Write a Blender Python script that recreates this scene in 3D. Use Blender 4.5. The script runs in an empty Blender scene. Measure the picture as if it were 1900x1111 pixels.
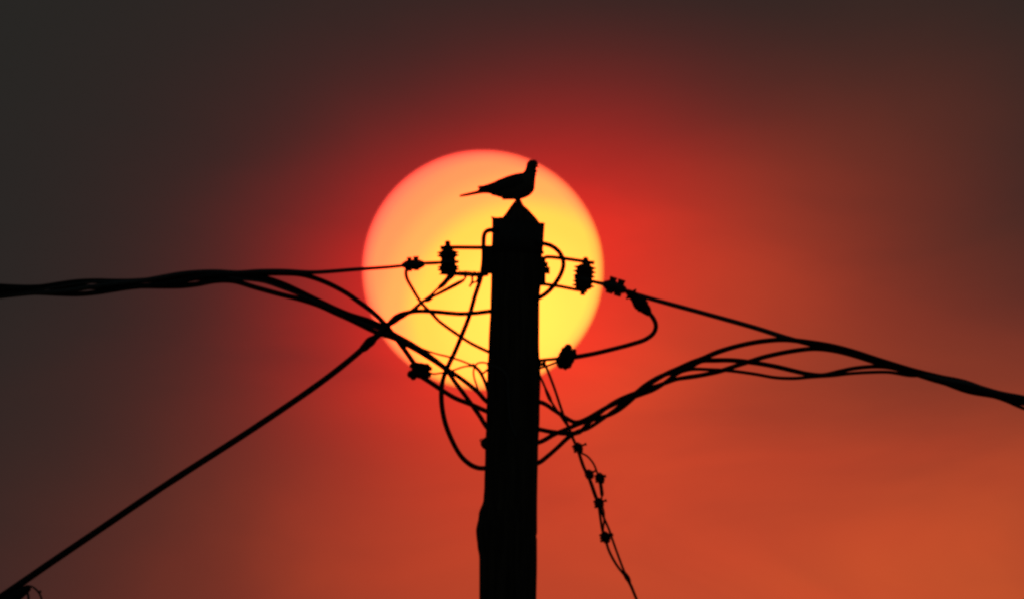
import bpy, math, random
from mathutils import Vector, Matrix, noise

random.seed(7)
sc = bpy.context.scene
COL = sc.collection

# ------------------------------------------------------------------ camera
W, H = 1900.0, 1111.0                 # photograph size, used only to turn pixels into directions
RAD_PX = math.radians(0.2665) / 225.0 # the sun's disc (0.533 degrees across) is 450 px wide
DIST = 104.0                          # camera to pole: makes the dove 0.31 m long and the pole 0.2 m thick
S = RAD_PX * DIST                     # metres per photo pixel at the pole
ZC = 7.10                             # height of the picture's centre at the pole
CAM = Vector((0.0, -DIST, 1.6))
cam_data = bpy.data.cameras.new("camera")
cam = bpy.data.objects.new("camera", cam_data)
COL.objects.link(cam)
cam.location = CAM
fwd = (Vector((0, 0, ZC)) - CAM).normalized()
cam.rotation_euler = fwd.to_track_quat('-Z', 'Y').to_euler()
cam_data.sensor_width = 36.0
TANW = math.tan(RAD_PX) * W / 2
cam_data.lens = 18.0 / TANW
cam_data.clip_start = 0.5
cam_data.clip_end = 600000.0
cam_data.dof.use_dof = True
cam_data.dof.focus_distance = (Vector((0, 0, ZC)) - CAM).length
cam_data.dof.aperture_fstop = 52.0
sc.camera = cam
right = fwd.cross(Vector((0, 0, 1))).normalized()
up = right.cross(fwd).normalized()

def ray(px, py):
    x = (px - W / 2) / (W / 2) * TANW
    y = -(py - H / 2) / (W / 2) * TANW
    return (fwd + right * x + up * y).normalized()

def P(px, py, depth=0.0):
    """world point seen at a pixel, on the vertical plane y = depth through or beside the pole"""
    d = ray(px, py)
    return CAM + d * ((depth - CAM.y) / d.y)

# ------------------------------------------------------------------ sky, sun, exposure
SUN_DIR = ray(896.0, 501.0)
sun_el = math.asin(SUN_DIR.z)
sun_az = math.atan2(SUN_DIR.x, SUN_DIR.y)
world = bpy.data.worlds.new("World")
sc.world = world
world.use_nodes = True
nt = world.node_tree
nt.nodes.clear()
N = nt.nodes.new
def lk(a, b):
    nt.links.new(a, b)
def math_node(op, a, b=None, c=None, clamp=False, tree=None):
    t = tree or nt
    n = t.nodes.new("ShaderNodeMath"); n.operation = op; n.use_clamp = clamp
    for i, v in enumerate((a, b, c)):
        if v is None: continue
        if isinstance(v, (int, float)): n.inputs[i].default_value = v
        else: t.links.new(v, n.inputs[i])
    return n.outputs[0]

tc = N("ShaderNodeTexCoord")
sr = SUN_DIR.cross(Vector((0, 0, 1))).normalized()
su = sr.cross(SUN_DIR).normalized()
def dotn(vec):
    n = N("ShaderNodeVectorMath"); n.operation = 'DOT_PRODUCT'
    lk(tc.outputs['Generated'], n.inputs[0]); n.inputs[1].default_value = vec
    return n.outputs['Value']
SR = math.tan(math.radians(0.2665))
fw = dotn(SUN_DIR)
fws = math_node('MAXIMUM', fw, 0.05)
u = math_node('DIVIDE', math_node('DIVIDE', dotn(sr), fws), SR)   # angular offset from the sun, in sun radii
v = math_node('DIVIDE', math_node('DIVIDE', dotn(su), fws), SR)
front = N("ShaderNodeMapRange"); front.interpolation_type = 'SMOOTHSTEP'
lk(fw, front.inputs['Value']); front.inputs['From Min'].default_value = 0.1; front.inputs['From Max'].default_value = 0.6

# drifting smoke: very soft unevenness of the lit smoke
ns = N("ShaderNodeTexNoise"); ns.inputs['Scale'].default_value = 105.0; ns.inputs['Detail'].default_value = 4.0; ns.inputs['Distortion'].default_value = 0.6
ns.inputs['Roughness'].default_value = 0.5
mp = N("ShaderNodeMapping"); mp.inputs['Rotation'].default_value = (0, math.radians(28), 0); mp.inputs['Scale'].default_value = (0.7, 1.0, 1.9)
lk(tc.outputs['Generated'], mp.inputs['Vector']); lk(mp.outputs['Vector'], ns.inputs['Vector'])
smoke = math_node('ADD', math_node('MULTIPLY', ns.outputs['Fac'], 0.72), 0.64)

terms = []
# aureole round the sun
cu, cv, s_, k_ = -0.6223, -0.1092, 0.8169, 0.0639
du = math_node('SUBTRACT', u, cu); dv = math_node('SUBTRACT', v, cv)
r = math_node('SQRT', math_node('ADD', math_node('ADD', math_node('MULTIPLY', du, du), math_node('MULTIPLY', dv, dv)), k_ * k_))
terms.append((math_node('EXPONENT', math_node('DIVIDE', math_node('SUBTRACT', 1.0, r), s_)), (0.08618, 0.0, 0.0)))
# banks of lit smoke
for (cu, cv, a, b, th), col in (
        ((3.0926, -2.5346, 4.3503, 1.7315, 0.0676), (0.51973, 0.04451, 0.00673)),
        ((0.2852, -0.1343, 1.5107, 1.0961, 0.5547), (0.7498, 0.00156, 0.0)),
        ((1.3697, -0.7647, 2.597, 1.1404, 0.677), (0.28502, 0.02114, 0.00244)),
        ((-1.22, -2.85, 1.2, 0.8, 0.0), (0.065, 0.004, 0.0)),
        ((4.2, -2.5, 1.6, 1.1, 0.2), (0.012, 0.012, 0.0))):
    du = math_node('SUBTRACT', u, cu); dv = math_node('SUBTRACT', v, cv)
    c, s = math.cos(th), math.sin(th)
    x = math_node('DIVIDE', math_node('ADD', math_node('MULTIPLY', du, c), math_node('MULTIPLY', dv, s)), a)
    y = math_node('DIVIDE', math_node('SUBTRACT', math_node('MULTIPLY', dv, c), math_node('MULTIPLY', du, s)), b)
    e = math_node('EXPONENT', math_node('MULTIPLY', math_node('ADD', math_node('MULTIPLY', x, x), math_node('MULTIPLY', y, y)), -1.0))
    terms.append((e, col))
acc = None
for e, col in terms:
    m = N("ShaderNodeVectorMath"); m.operation = 'SCALE'
    m.inputs[0].default_value = col
    lk(math_node('MULTIPLY', math_node('MULTIPLY', e, front.outputs['Result']), smoke), m.inputs['Scale'])
    if acc is None: acc = m.outputs[0]
    else:
        ad = N("ShaderNodeVectorMath"); ad.operation = 'ADD'
        lk(acc, ad.inputs[0]); lk(m.outputs[0], ad.inputs[1]); acc = ad.outputs[0]
ns2 = N("ShaderNodeTexNoise"); ns2.inputs['Scale'].default_value = 70.0; ns2.inputs['Detail'].default_value = 3.0
lk(mp.outputs['Vector'], ns2.inputs['Vector'])
tint = N("ShaderNodeCombineXYZ"); tint.inputs[0].default_value = 1.0      # the smoke's colour drifts a little too
lk(math_node('ADD', math_node('MULTIPLY', ns2.outputs['Fac'], 0.8), 0.6), tint.inputs[1])
lk(math_node('ADD', math_node('MULTIPLY', ns2.outputs['Fac'], 0.6), 0.7), tint.inputs[2])
tm = N("ShaderNodeVectorMath"); tm.operation = 'MULTIPLY'; lk(acc, tm.inputs[0]); lk(tint.outputs[0], tm.inputs[1]); acc = tm.outputs[0]
ad = N("ShaderNodeVectorMath"); ad.operation = 'ADD'
lk(acc, ad.inputs[0]); ad.inputs[1].default_value = (0.0120, 0.0172, 0.0174)
bg1 = N("ShaderNodeBackground"); lk(ad.outputs[0], bg1.inputs['Color']); bg1.inputs['Strength'].default_value = 1.0
# what is left of the clear evening sky behind the smoke
sky = N("ShaderNodeTexSky"); sky.sky_type = 'NISHITA'; sky.sun_disc = False
sky.sun_elevation = sun_el; sky.sun_rotation = sun_az; sky.dust_density = 6.0; sky.air_density = 1.5
bg2 = N("ShaderNodeBackground"); lk(sky.outputs[0], bg2.inputs['Color']); bg2.inputs['Strength'].default_value = 0.0005
addsh = N("ShaderNodeAddShader"); lk(bg1.outputs[0], addsh.inputs[0]); lk(bg2.outputs[0], addsh.inputs[1])
wo = N("ShaderNodeOutputWorld"); lk(addsh.outputs[0], wo.inputs['Surface'])

sl = bpy.data.lights.new("sun_light", 'SUN')
sl.energy = 0.6; sl.angle = math.radians(4.0); sl.color = (1.0, 0.42, 0.16)
slo = bpy.data.objects.new("sun_light", sl); COL.objects.link(slo)
slo.rotation_euler = SUN_DIR.to_track_quat('Z', 'Y').to_euler()
slo.location = (0, 40, 20)

sc.view_settings.view_transform = 'Standard'
sc.view_settings.look = 'None'
sc.view_settings.exposure = 0.0
sc.view_settings.gamma = 1.0
sc.view_settings.use_curve_mapping = False
sc.cycles.use_denoising = True
sc.cycles.filter_width = 2.9
sc.cycles.max_bounces = 4

# ------------------------------------------------------------------ materials
def material(name, color, rough=0.7, metallic=0.0, scale=40.0, var=0.35, bump=0.15, stretch=(1, 1, 1), spec=0.3):
    m = bpy.data.materials.new(name); m.use_nodes = True
    t = m.node_tree; b = t.nodes["Principled BSDF"]
    co = t.nodes.new("ShaderNodeTexCoord"); mapn = t.nodes.new("ShaderNodeMapping")
    mapn.inputs['Scale'].default_value = stretch
    t.links.new(co.outputs['Object'], mapn.inputs['Vector'])
    n = t.nodes.new("ShaderNodeTexNoise"); n.inputs['Scale'].default_value = scale; n.inputs['Detail'].default_value = 5
    t.links.new(mapn.outputs['Vector'], n.inputs['Vector'])
    ramp = t.nodes.new("ShaderNodeValToRGB")
    ramp.color_ramp.elements[0].position = 0.3; ramp.color_ramp.elements[1].position = 0.72
    ramp.color_ramp.elements[0].color = tuple(c * (1 - var) for c in color) + (1,)
    ramp.color_ramp.elements[1].color = tuple(min(1, c * (1 + var)) for c in color) + (1,)
    t.links.new(n.outputs['Fac'], ramp.inputs['Fac']); t.links.new(ramp.outputs['Color'], b.inputs['Base Color'])
    b.inputs['Roughness'].default_value = rough; b.inputs['Metallic'].default_value = metallic
    b.inputs['Specular IOR Level'].default_value = spec
    if bump:
        bn = t.nodes.new("ShaderNodeBump"); bn.inputs['Strength'].default_value = bump; bn.inputs['Distance'].default_value = 0.004
        t.links.new(n.outputs['Fac'], bn.inputs['Height']); t.links.new(bn.outputs['Normal'], b.inputs['Normal'])
    return m

M_WOOD = material("weathered_wood", (0.085, 0.065, 0.05), 0.9, 0, 60, 0.5, 0.6, (1, 1, 0.06), 0.1)
M_STEEL = material("rusty_steel", (0.10, 0.075, 0.06), 0.75, 0.3, 120, 0.5, 0.3)
M_ZINC = material("galvanised_steel", (0.09, 0.09, 0.093), 0.65, 0.4, 90, 0.35, 0.2)
M_CABLE = material("black_cable_sheath", (0.022, 0.022, 0.024), 0.65, 0, 150, 0.3, 0.1)
M_GREY = material("grey_cable_sheath", (0.11, 0.105, 0.10), 0.7, 0, 150, 0.2, 0.1)
M_ALU = material("aluminium_wire", (0.12, 0.12, 0.125), 0.6, 0.4, 200, 0.3, 0.1)
M_PORC = material("brown_porcelain", (0.06, 0.032, 0.02), 0.4, 0, 50, 0.25, 0.05)
M_PLAST = material("black_plastic", (0.025, 0.025, 0.026), 0.6, 0, 100, 0.25, 0.1)
M_TAPE = material("insulating_tape", (0.02, 0.02, 0.02), 0.7, 0, 180, 0.3, 0.5)
M_FEATHER = material("dove_feathers", (0.13, 0.105, 0.09), 0.9, 0, 130, 0.3, 0.3, (1, 1, 2.5), 0.1)
M_FLIGHT = material("flight_feathers", (0.07, 0.06, 0.055), 0.9, 0, 130, 0.3, 0.3, (1, 1, 4), 0.1)
M_HORN = material("beak_horn", (0.03, 0.027, 0.025), 0.5, 0, 100, 0.2, 0.05)
M_LEG = material("scaly_leg", (0.16, 0.05, 0.045), 0.7, 0, 300, 0.3, 0.3)
M_EYE = material("eye", (0.02, 0.008, 0.006), 0.15, 0, 50, 0.1, 0)
M_GROUND = material("dry_earth", (0.16, 0.13, 0.09), 0.95, 0, 0.6, 0.45, 0.3)

# ------------------------------------------------------------------ mesh helpers
BASE = {}      # world position of each object's origin
class MB:
    def __init__(self): self.v = []; self.f = []
    def add(self, v, f):
        o = len(self.v); self.v += [Vector(p) for p in v]; self.f += [tuple(i + o for i in q) for q in f]
        return self
    def rings(self, rings, cap=True):
        n = len(rings[0]); v = [p for r_ in rings for p in r_]; f = []
        for i in range(len(rings) - 1):
            for j in range(n):
                k = (j + 1) % n
                f.append((i * n + j, i * n + k, (i + 1) * n + k, (i + 1) * n + j))
        if cap:
            f.append(tuple(reversed(range(n)))); f.append(tuple(range((len(rings) - 1) * n, len(rings) * n)))
        return self.add(v, f)
    def tube(self, pts, radii, seg=12, cap=True):
        pts = [Vector(p) for p in pts]
        if isinstance(radii, (int, float)): radii = [radii] * len(pts)
        t0 = (pts[1] - pts[0]).normalized()
        a = Vector((0, 1, 0)) if abs(t0.y) < 0.8 else Vector((1, 0, 0))
        n = t0.cross(a).normalized(); out = []
        for i, p in enumerate(pts):
            t = (pts[min(i + 1, len(pts) - 1)] - pts[max(i - 1, 0)])
            if t.length < 1e-9: t = t0
            t.normalize()
            n = (n - t * n.dot(t)).normalized(); b = t.cross(n)
            out.append([p + (n * math.cos(2 * math.pi * j / seg) + b * math.sin(2 * math.pi * j / seg)) * radii[i] for j in range(seg)])
        return self.rings(out, cap)
    def lathe(self, o, axis, prof, seg=20):
        axis = Vector(axis).normalized(); o = Vector(o)
        a = Vector((0, 1, 0)) if abs(axis.y) < 0.8 else Vector((1, 0, 0))
        n = axis.cross(a).normalized(); b = axis.cross(n)
        return self.rings([[o + axis * t + (n * math.cos(2 * math.pi * j / seg) + b * math.sin(2 * math.pi * j / seg)) * max(rr, 1e-5)
                            for j in range(seg)] for t, rr in prof])
    def box(self, c, ax, hs, bevel=0.12):
        """bevelled box: centre, three axes, half sizes"""
        c = Vector(c); X, Y, Z = [Vector(a).normalized() for a in ax]; hx, hy, hz = hs
        b = bevel * min(hs); rings = []
        for z, sh in ((-hz, b), (-hz + b, 0), (hz - b, 0), (hz, b)):
            x, y = hx - sh, hy - sh
            pr = [(x, -y + b), (x, y - b), (x - b, y), (-x + b, y), (-x, y - b), (-x, -y + b), (-x + b, -y), (x - b, -y)]
            rings.append([c + X * px + Y * py + Z * z for px, py in pr])
        return self.rings(rings)
    def build(self, name, mat, parent=None, smooth=True, base=None):
        off = BASE[parent.name].copy() if parent else Vector(base or (0, 0, 0))
        me = bpy.data.meshes.new(name)
        me.from_pydata([p - off for p in self.v], [], self.f); me.update()
        if smooth:
            me.polygons.foreach_set("use_smooth", [True] * len(me.polygons))
        me.materials.append(mat)
        o = bpy.data.objects.new(name, me); COL.objects.link(o)
        BASE[o.name] = off
        if parent:
            o.parent = parent
        else:
            o.location = off
        return o

def tag(o, label, cat, group=None):
    o["label"] = label; o["category"] = cat
    if group: o["group"] = group
    return o

def thing(name, loc, label, cat, group=None):
    o = bpy.data.objects.new(name, None); COL.objects.link(o); o.location = loc
    o.empty_display_size = 0.05
    o.matrix_world = Matrix.Translation(loc)
    BASE[o.name] = Vector(loc)
    return tag(o, label, cat, group)

def spline(pts, step=5.0):
    """Catmull-Rom through (px, py, depth, width) points; step in photo pixels"""
    pts = [tuple(p) for p in pts]
    out = []
    for i in range(len(pts) - 1):
        p0 = pts[max(i - 1, 0)]; p1 = pts[i]; p2 = pts[i + 1]; p3 = pts[min(i + 2, len(pts) - 1)]
        def knot(a, b): return max(math.sqrt(math.dist((a[0], a[1], a[2] / S), (b[0], b[1], b[2] / S))), 1e-3)
        d1, d2, d3 = knot(p0, p1) if i else knot(p1, p2), knot(p1, p2), knot(p2, p3) if i + 2 < len(pts) else knot(p1, p2)
        n = max(2, int(d2 * d2 / step))
        for k in range(n):
            t = k / n; q = []
            for c in range(4):
                a0 = p0[c] if i else 2 * p1[c] - p2[c]
                a3 = p3[c] if i + 2 < len(pts) else 2 * p2[c] - p1[c]
                m1 = d2 * ((p1[c] - a0) / d1 - (p2[c] - a0) / (d1 + d2) + (p2[c] - p1[c]) / d2)
                m2 = d2 * ((p2[c] - p1[c]) / d2 - (a3 - p1[c]) / (d2 + d3) + (a3 - p2[c]) / d3)
                q.append((2 * p1[c] - 2 * p2[c] + m1 + m2) * t ** 3 + (-3 * p1[c] + 3 * p2[c] - 2 * m1 - m2) * t * t + m1 * t + p1[c])
            out.append(tuple(q))
    out.append(pts[-1])
    return out

def norm_pts(pts, depth, width):
    out = []
    for p in pts:
        d = p[2] if len(p) > 2 and p[2] is not None else depth
        w = p[3] if len(p) > 3 else width
        out.append((p[0], p[1], d, w))
    return out

def cable_mb(pts, width, depth=0.0, wob=0.05, step=5.0, seg=10, seed=0):
    mb = MB(); sp = spline(norm_pts(pts, depth, width), step)
    ps = [P(q[0], q[1], q[2]) for q in sp]
    rr = [(max(q[3], 0.8) + 0.5) * S / 2 * (1 + wob * noise.noise(Vector((i * 0.13 + seed * 7.3, seed, 0)))) for i, q in enumerate(sp)]
    mb.tube(ps, rr, seg)
    return mb

_seed = [0]
def cable(name, label, cat, pts, width, depth=0.0, mat=None, group=None, wob=0.06, step=5.0):
    _seed[0] += 1
    mb = cable_mb(pts, width, depth, wob, step, seed=_seed[0])
    base = mb.v[0].copy()
    o = mb.build(name, mat or M_CABLE, base=base)
    return tag(o, label, cat, group)

def bolt_mb(a, b, r_px, head=1.8, hl=2.6, nut=True):
    """threaded bolt from a to b (world points) with hexagonal head and nut"""
    mb = MB(); ax = (b - a); L = ax.length; ax.normalize()
    mb.lathe(a, ax, [(0, r_px * S), (L, r_px * S)], 10)
    mb.lathe(a - ax * hl * S * 0.2, ax, [(0, r_px * head * S * .9), (0.3 * S, r_px * head * S), (hl * S, r_px * head * S), (hl * S + .3 * S, r_px * head * .9 * S)], 6)
    if nut:
        mb.lathe(b - ax * (hl * 1.5) * S, ax, [(0, r_px * head * S), (hl * S, r_px * head * S)], 6)
    return mb

def pxdir(ang):
    """image-plane direction (degrees, clockwise from right as seen in the photo) in the pole's plane"""
    return (right * math.cos(math.radians(ang)) - up * math.sin(math.radians(ang))).normalized()
YAX = Vector((0, 1, 0))

# ------------------------------------------------------------------ the sun itself and the ground
SUN_D = 200000.0
def build_sun():
    m = bpy.data.materials.new("sun_surface"); m.use_nodes = True
    t = m.node_tree; t.nodes.clear()
    mn = lambda *a, **k: math_node(*a, tree=t, **k)
    co = t.nodes.new("ShaderNodeTexCoord"); sep = t.nodes.new("ShaderNodeSeparateXYZ")
    t.links.new(co.outputs['Object'], sep.inputs[0])
    x, z = sep.outputs['X'], sep.outputs['Z']
    def rad(cx, cz):
        a = mn('SUBTRACT', x, cx); b = mn('SUBTRACT', z, cz)
        return mn('SQRT', mn('ADD', mn('MULTIPLY', a, a), mn('MULTIPLY', b, b)))
    def ramp(fac, stops):
        rn = t.nodes.new("ShaderNodeValToRGB"); cr = rn.color_ramp; cr.interpolation = 'EASE'
        while len(cr.elements) < len(stops): cr.elements.new(0.5)
        for e, (p, c) in zip(cr.elements, stops): e.position = p; e.color = tuple(c) + (1,)
        t.links.new(fac, rn.inputs['Fac']); return rn.outputs['Color']
    # light of the disc thinned by smoke towards one side, plus limb darkening
    body = ramp(mn('DIVIDE', rad(0.35, -0.40), 1.6), [
        (0.10, (1.0, 0.90, 0.108)), (0.30, (1.0, 0.83, 0.103)), (0.53, (1.0, 0.72, 0.090)), (0.68, (1.0, 0.46, 0.112)),
        (0.82, (1.0, 0.34, 0.113)), (0.92, (1.0, 0.27, 0.120)), (1.0, (1.0, 0.22, 0.115))])
    limb = ramp(rad(0, 0), [(0.885, (1, 1, 1)), (0.94, (0.8, 0.84, 0.95)), (0.975, (0.5, 0.58, 0.75)), (1.0, (0.22, 0.26, 0.45))])
    mul = t.nodes.new("ShaderNodeVectorMath"); mul.operation = 'MULTIPLY'
    t.links.new(body, mul.inputs[0]); t.links.new(limb, mul.inputs[1])
    gain = t.nodes.new("ShaderNodeVectorMath"); gain.operation = 'MULTIPLY'
    t.links.new(mul.outputs[0], gain.inputs[0]); gain.inputs[1].default_value = (4.5, 1.0, 1.0)
    em = t.nodes.new("ShaderNodeEmission"); t.links.new(gain.outputs[0], em.inputs['Color'])
    out = t.nodes.new("ShaderNodeOutputMaterial"); t.links.new(em.outputs[0], out.inputs['Surface'])
    mb = MB(); rings = []
    n = 96
    for i in range(1, 48):
        a = math.pi * i / 48
        rings.append([Vector((math.sin(a) * math.cos(2 * math.pi * j / n), math.sin(a) * math.sin(2 * math.pi * j / n), -math.cos(a))) for j in range(n)])
    mb.rings(rings)
    o = mb.build("sun", m)
    R = SUN_D * math.tan(math.radians(0.2665))
    o.location = CAM + SUN_DIR * SUN_D
    o.scale = (R * 0.995, R, R * 0.988)
    o.rotation_euler = (sun_el, 0, -sun_az)
    tag(o, "huge glowing yellow and orange sun disc behind the dove and the pole top", "sun")
build_sun()

def build_ground():
    mb = MB(); n = 40; sz = 9000.0
    v = []; f = []
    for j in range(n + 1):
        for i in range(n + 1):
            a = (i / n * 2 - 1); b = (j / n * 2 - 1)
            x = sz * a * abs(a); y = sz * b * abs(b)
            v.append((x, y, -0.004 - 0.0 * x))
    for j in range(n):
        for i in range(n):
            q = j * (n + 1) + i; f.append((q, q + 1, q + n + 2, q + n + 1))
    o = mb.add(v, f).build("ground", M_GROUND)
    o["kind"] = "structure"
build_ground()

# ------------------------------------------------------------------ the pole
POLE_BASE = Vector((P(941, 1111).x, 0.0, 0.0))
pole = thing("utility_pole", POLE_BASE, "dark timber utility pole with a pointed top and a swelling low on its left", "utility pole")

def slices_mb(rows, seg=40, tilt=0.0, wob=0.0, depth=0.0, dscale=1.0):
    """rows of (photo y, left x, right x): round cross-sections stacked in z"""
    rings = []
    for py, l, r_ in rows:
        c = P((l + r_) / 2, py, depth); R = (r_ - l) / 2 * S
        ring = []
        for j in range(seg):
            a = 2 * math.pi * j / seg
            k = 1 + wob * (noise.noise(Vector((math.cos(a) * 2, math.sin(a) * 2, py * 0.008))) * 0.6 + noise.noise(Vector((math.cos(a) * 9, math.sin(a) * 9, py * 0.004))) * 0.5)
            ring.append(Vector((c.x + math.cos(a) * R * k, c.y + math.sin(a) * R * k * dscale, c.z - tilt * math.cos(a) * R)))
        rings.append(ring)
    mb = MB(); mb.rings(rings); return mb

def interp_rows(keys, step):
    keys = sorted(keys); out = []; y = keys[0][0]
    ks = [(k[0], k[1], k[2], 0) for k in keys]
    i = 0
    while y < keys[-1][0]:
        while keys[i + 1][0] < y: i += 1
        a, b = keys[i], keys[i + 1]; t = (y - a[0]) / (b[0] - a[0]); t = t * t * (3 - 2 * t) if b[0] - a[0] > 12 else t
        out.append((y, a[1] + (b[1] - a[1]) * t, a[2] + (b[2] - a[2]) * t)); y += step
    out.append(keys[-1]); return out

ground_py = 555.5 + (ZC) / S * 1.0 + 60
shaft = interp_rows([(424, 914, 1006), (450, 914, 1006), (520, 911, 1004), (560, 910, 1001), (640, 906.5, 1000.5), (700, 903.5, 1003), (770, 902.5, 1001.5), (840, 900, 998.5),
                     (900, 898.5, 997.5), (925, 897, 997.2), (955, 888, 997), (985, 883, 997), (990, 883.3, 996.8), (993, 883.6, 994.6), (996, 884, 996.6), (1010, 885.5, 996.5), (1035, 889, 996.5), (1111, 889, 995.5)], 6)
shaft += [(y, 889 - (y - 1111) * 0.004, 995.5 + (y - 1111) * 0.004) for y in range(1160, 3860, 90)]
# close exactly at the ground
zb = [q for q in shaft if P(940, q[0]).z > 0.25]
lastl, lastr = zb[-1][1], zb[-1][2]
mb = slices_mb(zb, 44, wob=0.016)
post = mb.build("post", M_WOOD, pole)
mbf = MB(); c = P((lastl + lastr) / 2, zb[-1][0]); R = (lastr - lastl) / 2 * S
mbf.lathe((c.x, 0, -0.5), (0, 0, 1), [(0, R * 1.04), (c.z + 0.5 + 0.01, R * 1.012)], 44)
mbf.build("post_butt", M_WOOD, pole)
# pointed head, cut with an axe: slightly lopsided
cone_rows = [(370.2, 957.5, 965.8), (371.6, 956, 967.2), (374, 954, 968.3), (377, 951.6, 969.6), (381, 948.6, 971.8), (384.6, 945.8, 976), (387.5, 944, 979.5), (394, 939.5, 985.5), (402, 933, 993), (408, 930, 998), (413, 930, 1001.5), (428, 930, 1001)]
slices_mb(cone_rows, 30, wob=0.02).build("pointed_head", M_WOOD, pole, smooth=False)

# metal sheath round the head, an open tube with a bent rim
def sheath():
    rows = [(409, 911.0, 1011.8, 0.0), (411, 912.4, 1010.8, 0), (416, 912.8, 1010.4, 0), (440, 912.6, 1009.0, 0), (468, 911.5, 1007.5, 0)]
    seg = 56; rings = []
    def ring(py, l, r_, shrink):
        c = P((l + r_) / 2, py); R = (r_ - l) / 2 * S - shrink; out = []
        for j in range(seg):
            a = 2 * math.pi * j / seg
            jag = (noise.noise(Vector((math.cos(a) * 3, math.sin(a) * 3, 4.0))) * 2.2 * S) if py < 410 else 0
            tl = (0.115 if py < 430 else 0.115 * (468 - py) / 38)
            out.append(Vector((c.x + math.cos(a) * R, c.y + math.sin(a) * R, c.z - tl * math.cos(a) * R + jag)))
        return out
    for row in rows: rings.append(ring(row[0], row[1], row[2], 0))
    for row in reversed(rows): rings.append(ring(row[0], row[1], row[2], 0.0035))
    mb = MB(); n = seg; v = [p for q in rings for p in q]; f = []
    m = len(rings)
    for i in range(m):
        for j in range(n):
            k = (j + 1) % n; i2 = (i + 1) % m
            f.append((i * n + j, i2 * n + j, i2 * n + k, i * n + k))
    mb.add(v, f); return mb
sheath().build("sheath", M_ZINC, pole)
# infill of the head inside the sheath
slices_mb([(409, 915, 1006), (414, 914.5, 1006.5), (470, 914, 1006)], 40, tilt=0.115, wob=0.01).build("head_shoulder", M_WOOD, pole)

def barmb(pts, w, t, depth=0.0):
    """flat iron through photo points: w photo px high, t photo px deep"""
    mb = MB(); ps = [P(p[0], p[1], p[2] if len(p) > 2 else depth) for p in pts]
    rings = []
    for i, p in enumerate(ps):
        d = (ps[min(i + 1, len(ps) - 1)] - ps[max(i - 1, 0)]).normalized()
        n = d.cross(YAX).normalized()
        hw, ht = w * S / 2, t * S / 2; b = min(hw, ht) * 0.3
        pr = [(hw, ht - b), (hw - b, ht), (-hw + b, ht), (-hw, ht - b), (-hw, -ht + b), (-hw + b, -ht), (hw - b, -ht), (hw, -ht + b)]
        rings.append([p + n * a + YAX * c_ for a, c_ in pr])
    mb.rings(rings); return mb

# left bracket of the pole
brl = barmb([(817, 460.5), (826, 459.2), (850, 459.2), (896, 459.6), (903, 460)], 7, 16)
o_brl = brl.build("bracket_arm", M_STEEL, pole, smooth=False)
barmb([(838, 508), (853, 508), (875, 509.5), (895, 510), (906, 508)], 7.5, 16).build("bracket_arm", M_STEEL, pole, smooth=False)
plate = MB(); plate.box(P(905, 482), (right, YAX, up), (9 * S, 13 * S, 26 * S)).build("bracket_plate", M_STEEL, pole, smooth=False)
mbw = MB()
for k in range(9):        # tie wire wound round the lower arm
    x = 853 + k * 4.2; c = P(x, 507.6 + 0.18 * k)
    mbw.lathe(c - pxdir(8) * 1.6 * S, pxdir(8 + random.uniform(-14, 14)), [(0, 5.0 * S), (1.6 * S, (5.6 + random.uniform(-.4, .7)) * S), (3.2 * S, 5.0 * S)], 10)
mbw.build("tie_wire", M_ALU, pole)
# right bracket
barmb([(1008, 480), (1014, 477), (1024, 477.2), (1050, 480.2), (1080, 484.6), (1093, 487), (1103, 488.2)], 6.5, 16).build("bracket_arm", M_STEEL, pole, smooth=False)
barmb([(1002, 526.5), (1012, 527.5), (1040, 531.5), (1070, 537.5), (1090, 540)], 6.0, 16).build("bracket_arm", M_STEEL, pole, smooth=False)
MB().box(P(1007, 503), (right, YAX, up), (5.5 * S, 13 * S, 27 * S)).build("bracket_plate", M_STEEL, pole, smooth=False)
bolt_mb(P(1019, 502), P(1000, 502), 6.0, 1.12, 6).build("bracket_bolt", M_STEEL, pole, smooth=False)
bolt_mb(P(1016, 491), P(1000, 491), 4.2, 1.15, 4).build("bracket_bolt", M_STEEL, pole, smooth=False)
bolt_mb(P(1008.5, 469, -0.01), P(1000, 469, -0.01), 2.0, 1.6, 4).build("bracket_bolt", M_STEEL, pole, smooth=False)
# step bolt and ring low on the left, lug on the right
kn = MB(); kn.lathe(P(906, 822, -0.01), -right, [(0, 12.5 * S), (3 * S, 12.3 * S), (7 * S, 11 * S), (11 * S, 8 * S), (13.5 * S, 4.5 * S), (14.5 * S, 1.5 * S)], 14)
eyeb = kn.build("step_bolt", M_STEEL, pole)
tor = MB(); c = P(893.2, 816.5, -0.01)
tor.tube([c + (right * math.cos(a) + up * math.sin(a)) * 2.6 * S for a in [math.pi * 2 * k / 16 for k in range(17)]], 0.9 * S, 8).build("ring", M_ZINC, eyeb)
bolt_mb(P(1012, 675), P(995, 675), 3.6, 1.7, 6).build("lug", M_STEEL, pole, smooth=False)
# thin grey earth lead stapled to the face of the pole
fl = [(905, 677), (913, 679), (926, 683), (936, 690), (942, 702), (943, 733), (945, 760), (948, 785), (955, 803), (958, 812)]
def face_depth(px, py):
    l, r_ = 901.0, 1001.0
    for a, b in zip(shaft, shaft[1:]):
        if a[0] <= py <= b[0]: l, r_ = a[1], a[2]; break
    c_, R_ = (l + r_) / 2, (r_ - l) / 2
    return -math.sqrt(max(0, 1 - ((px - c_) / R_) ** 2)) * R_ * S - 2.0 * S
cable_mb([(x, y, face_depth(x, y)) for x, y in fl], 4.0, step=6).build("earth_lead", M_GREY, pole)

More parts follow.
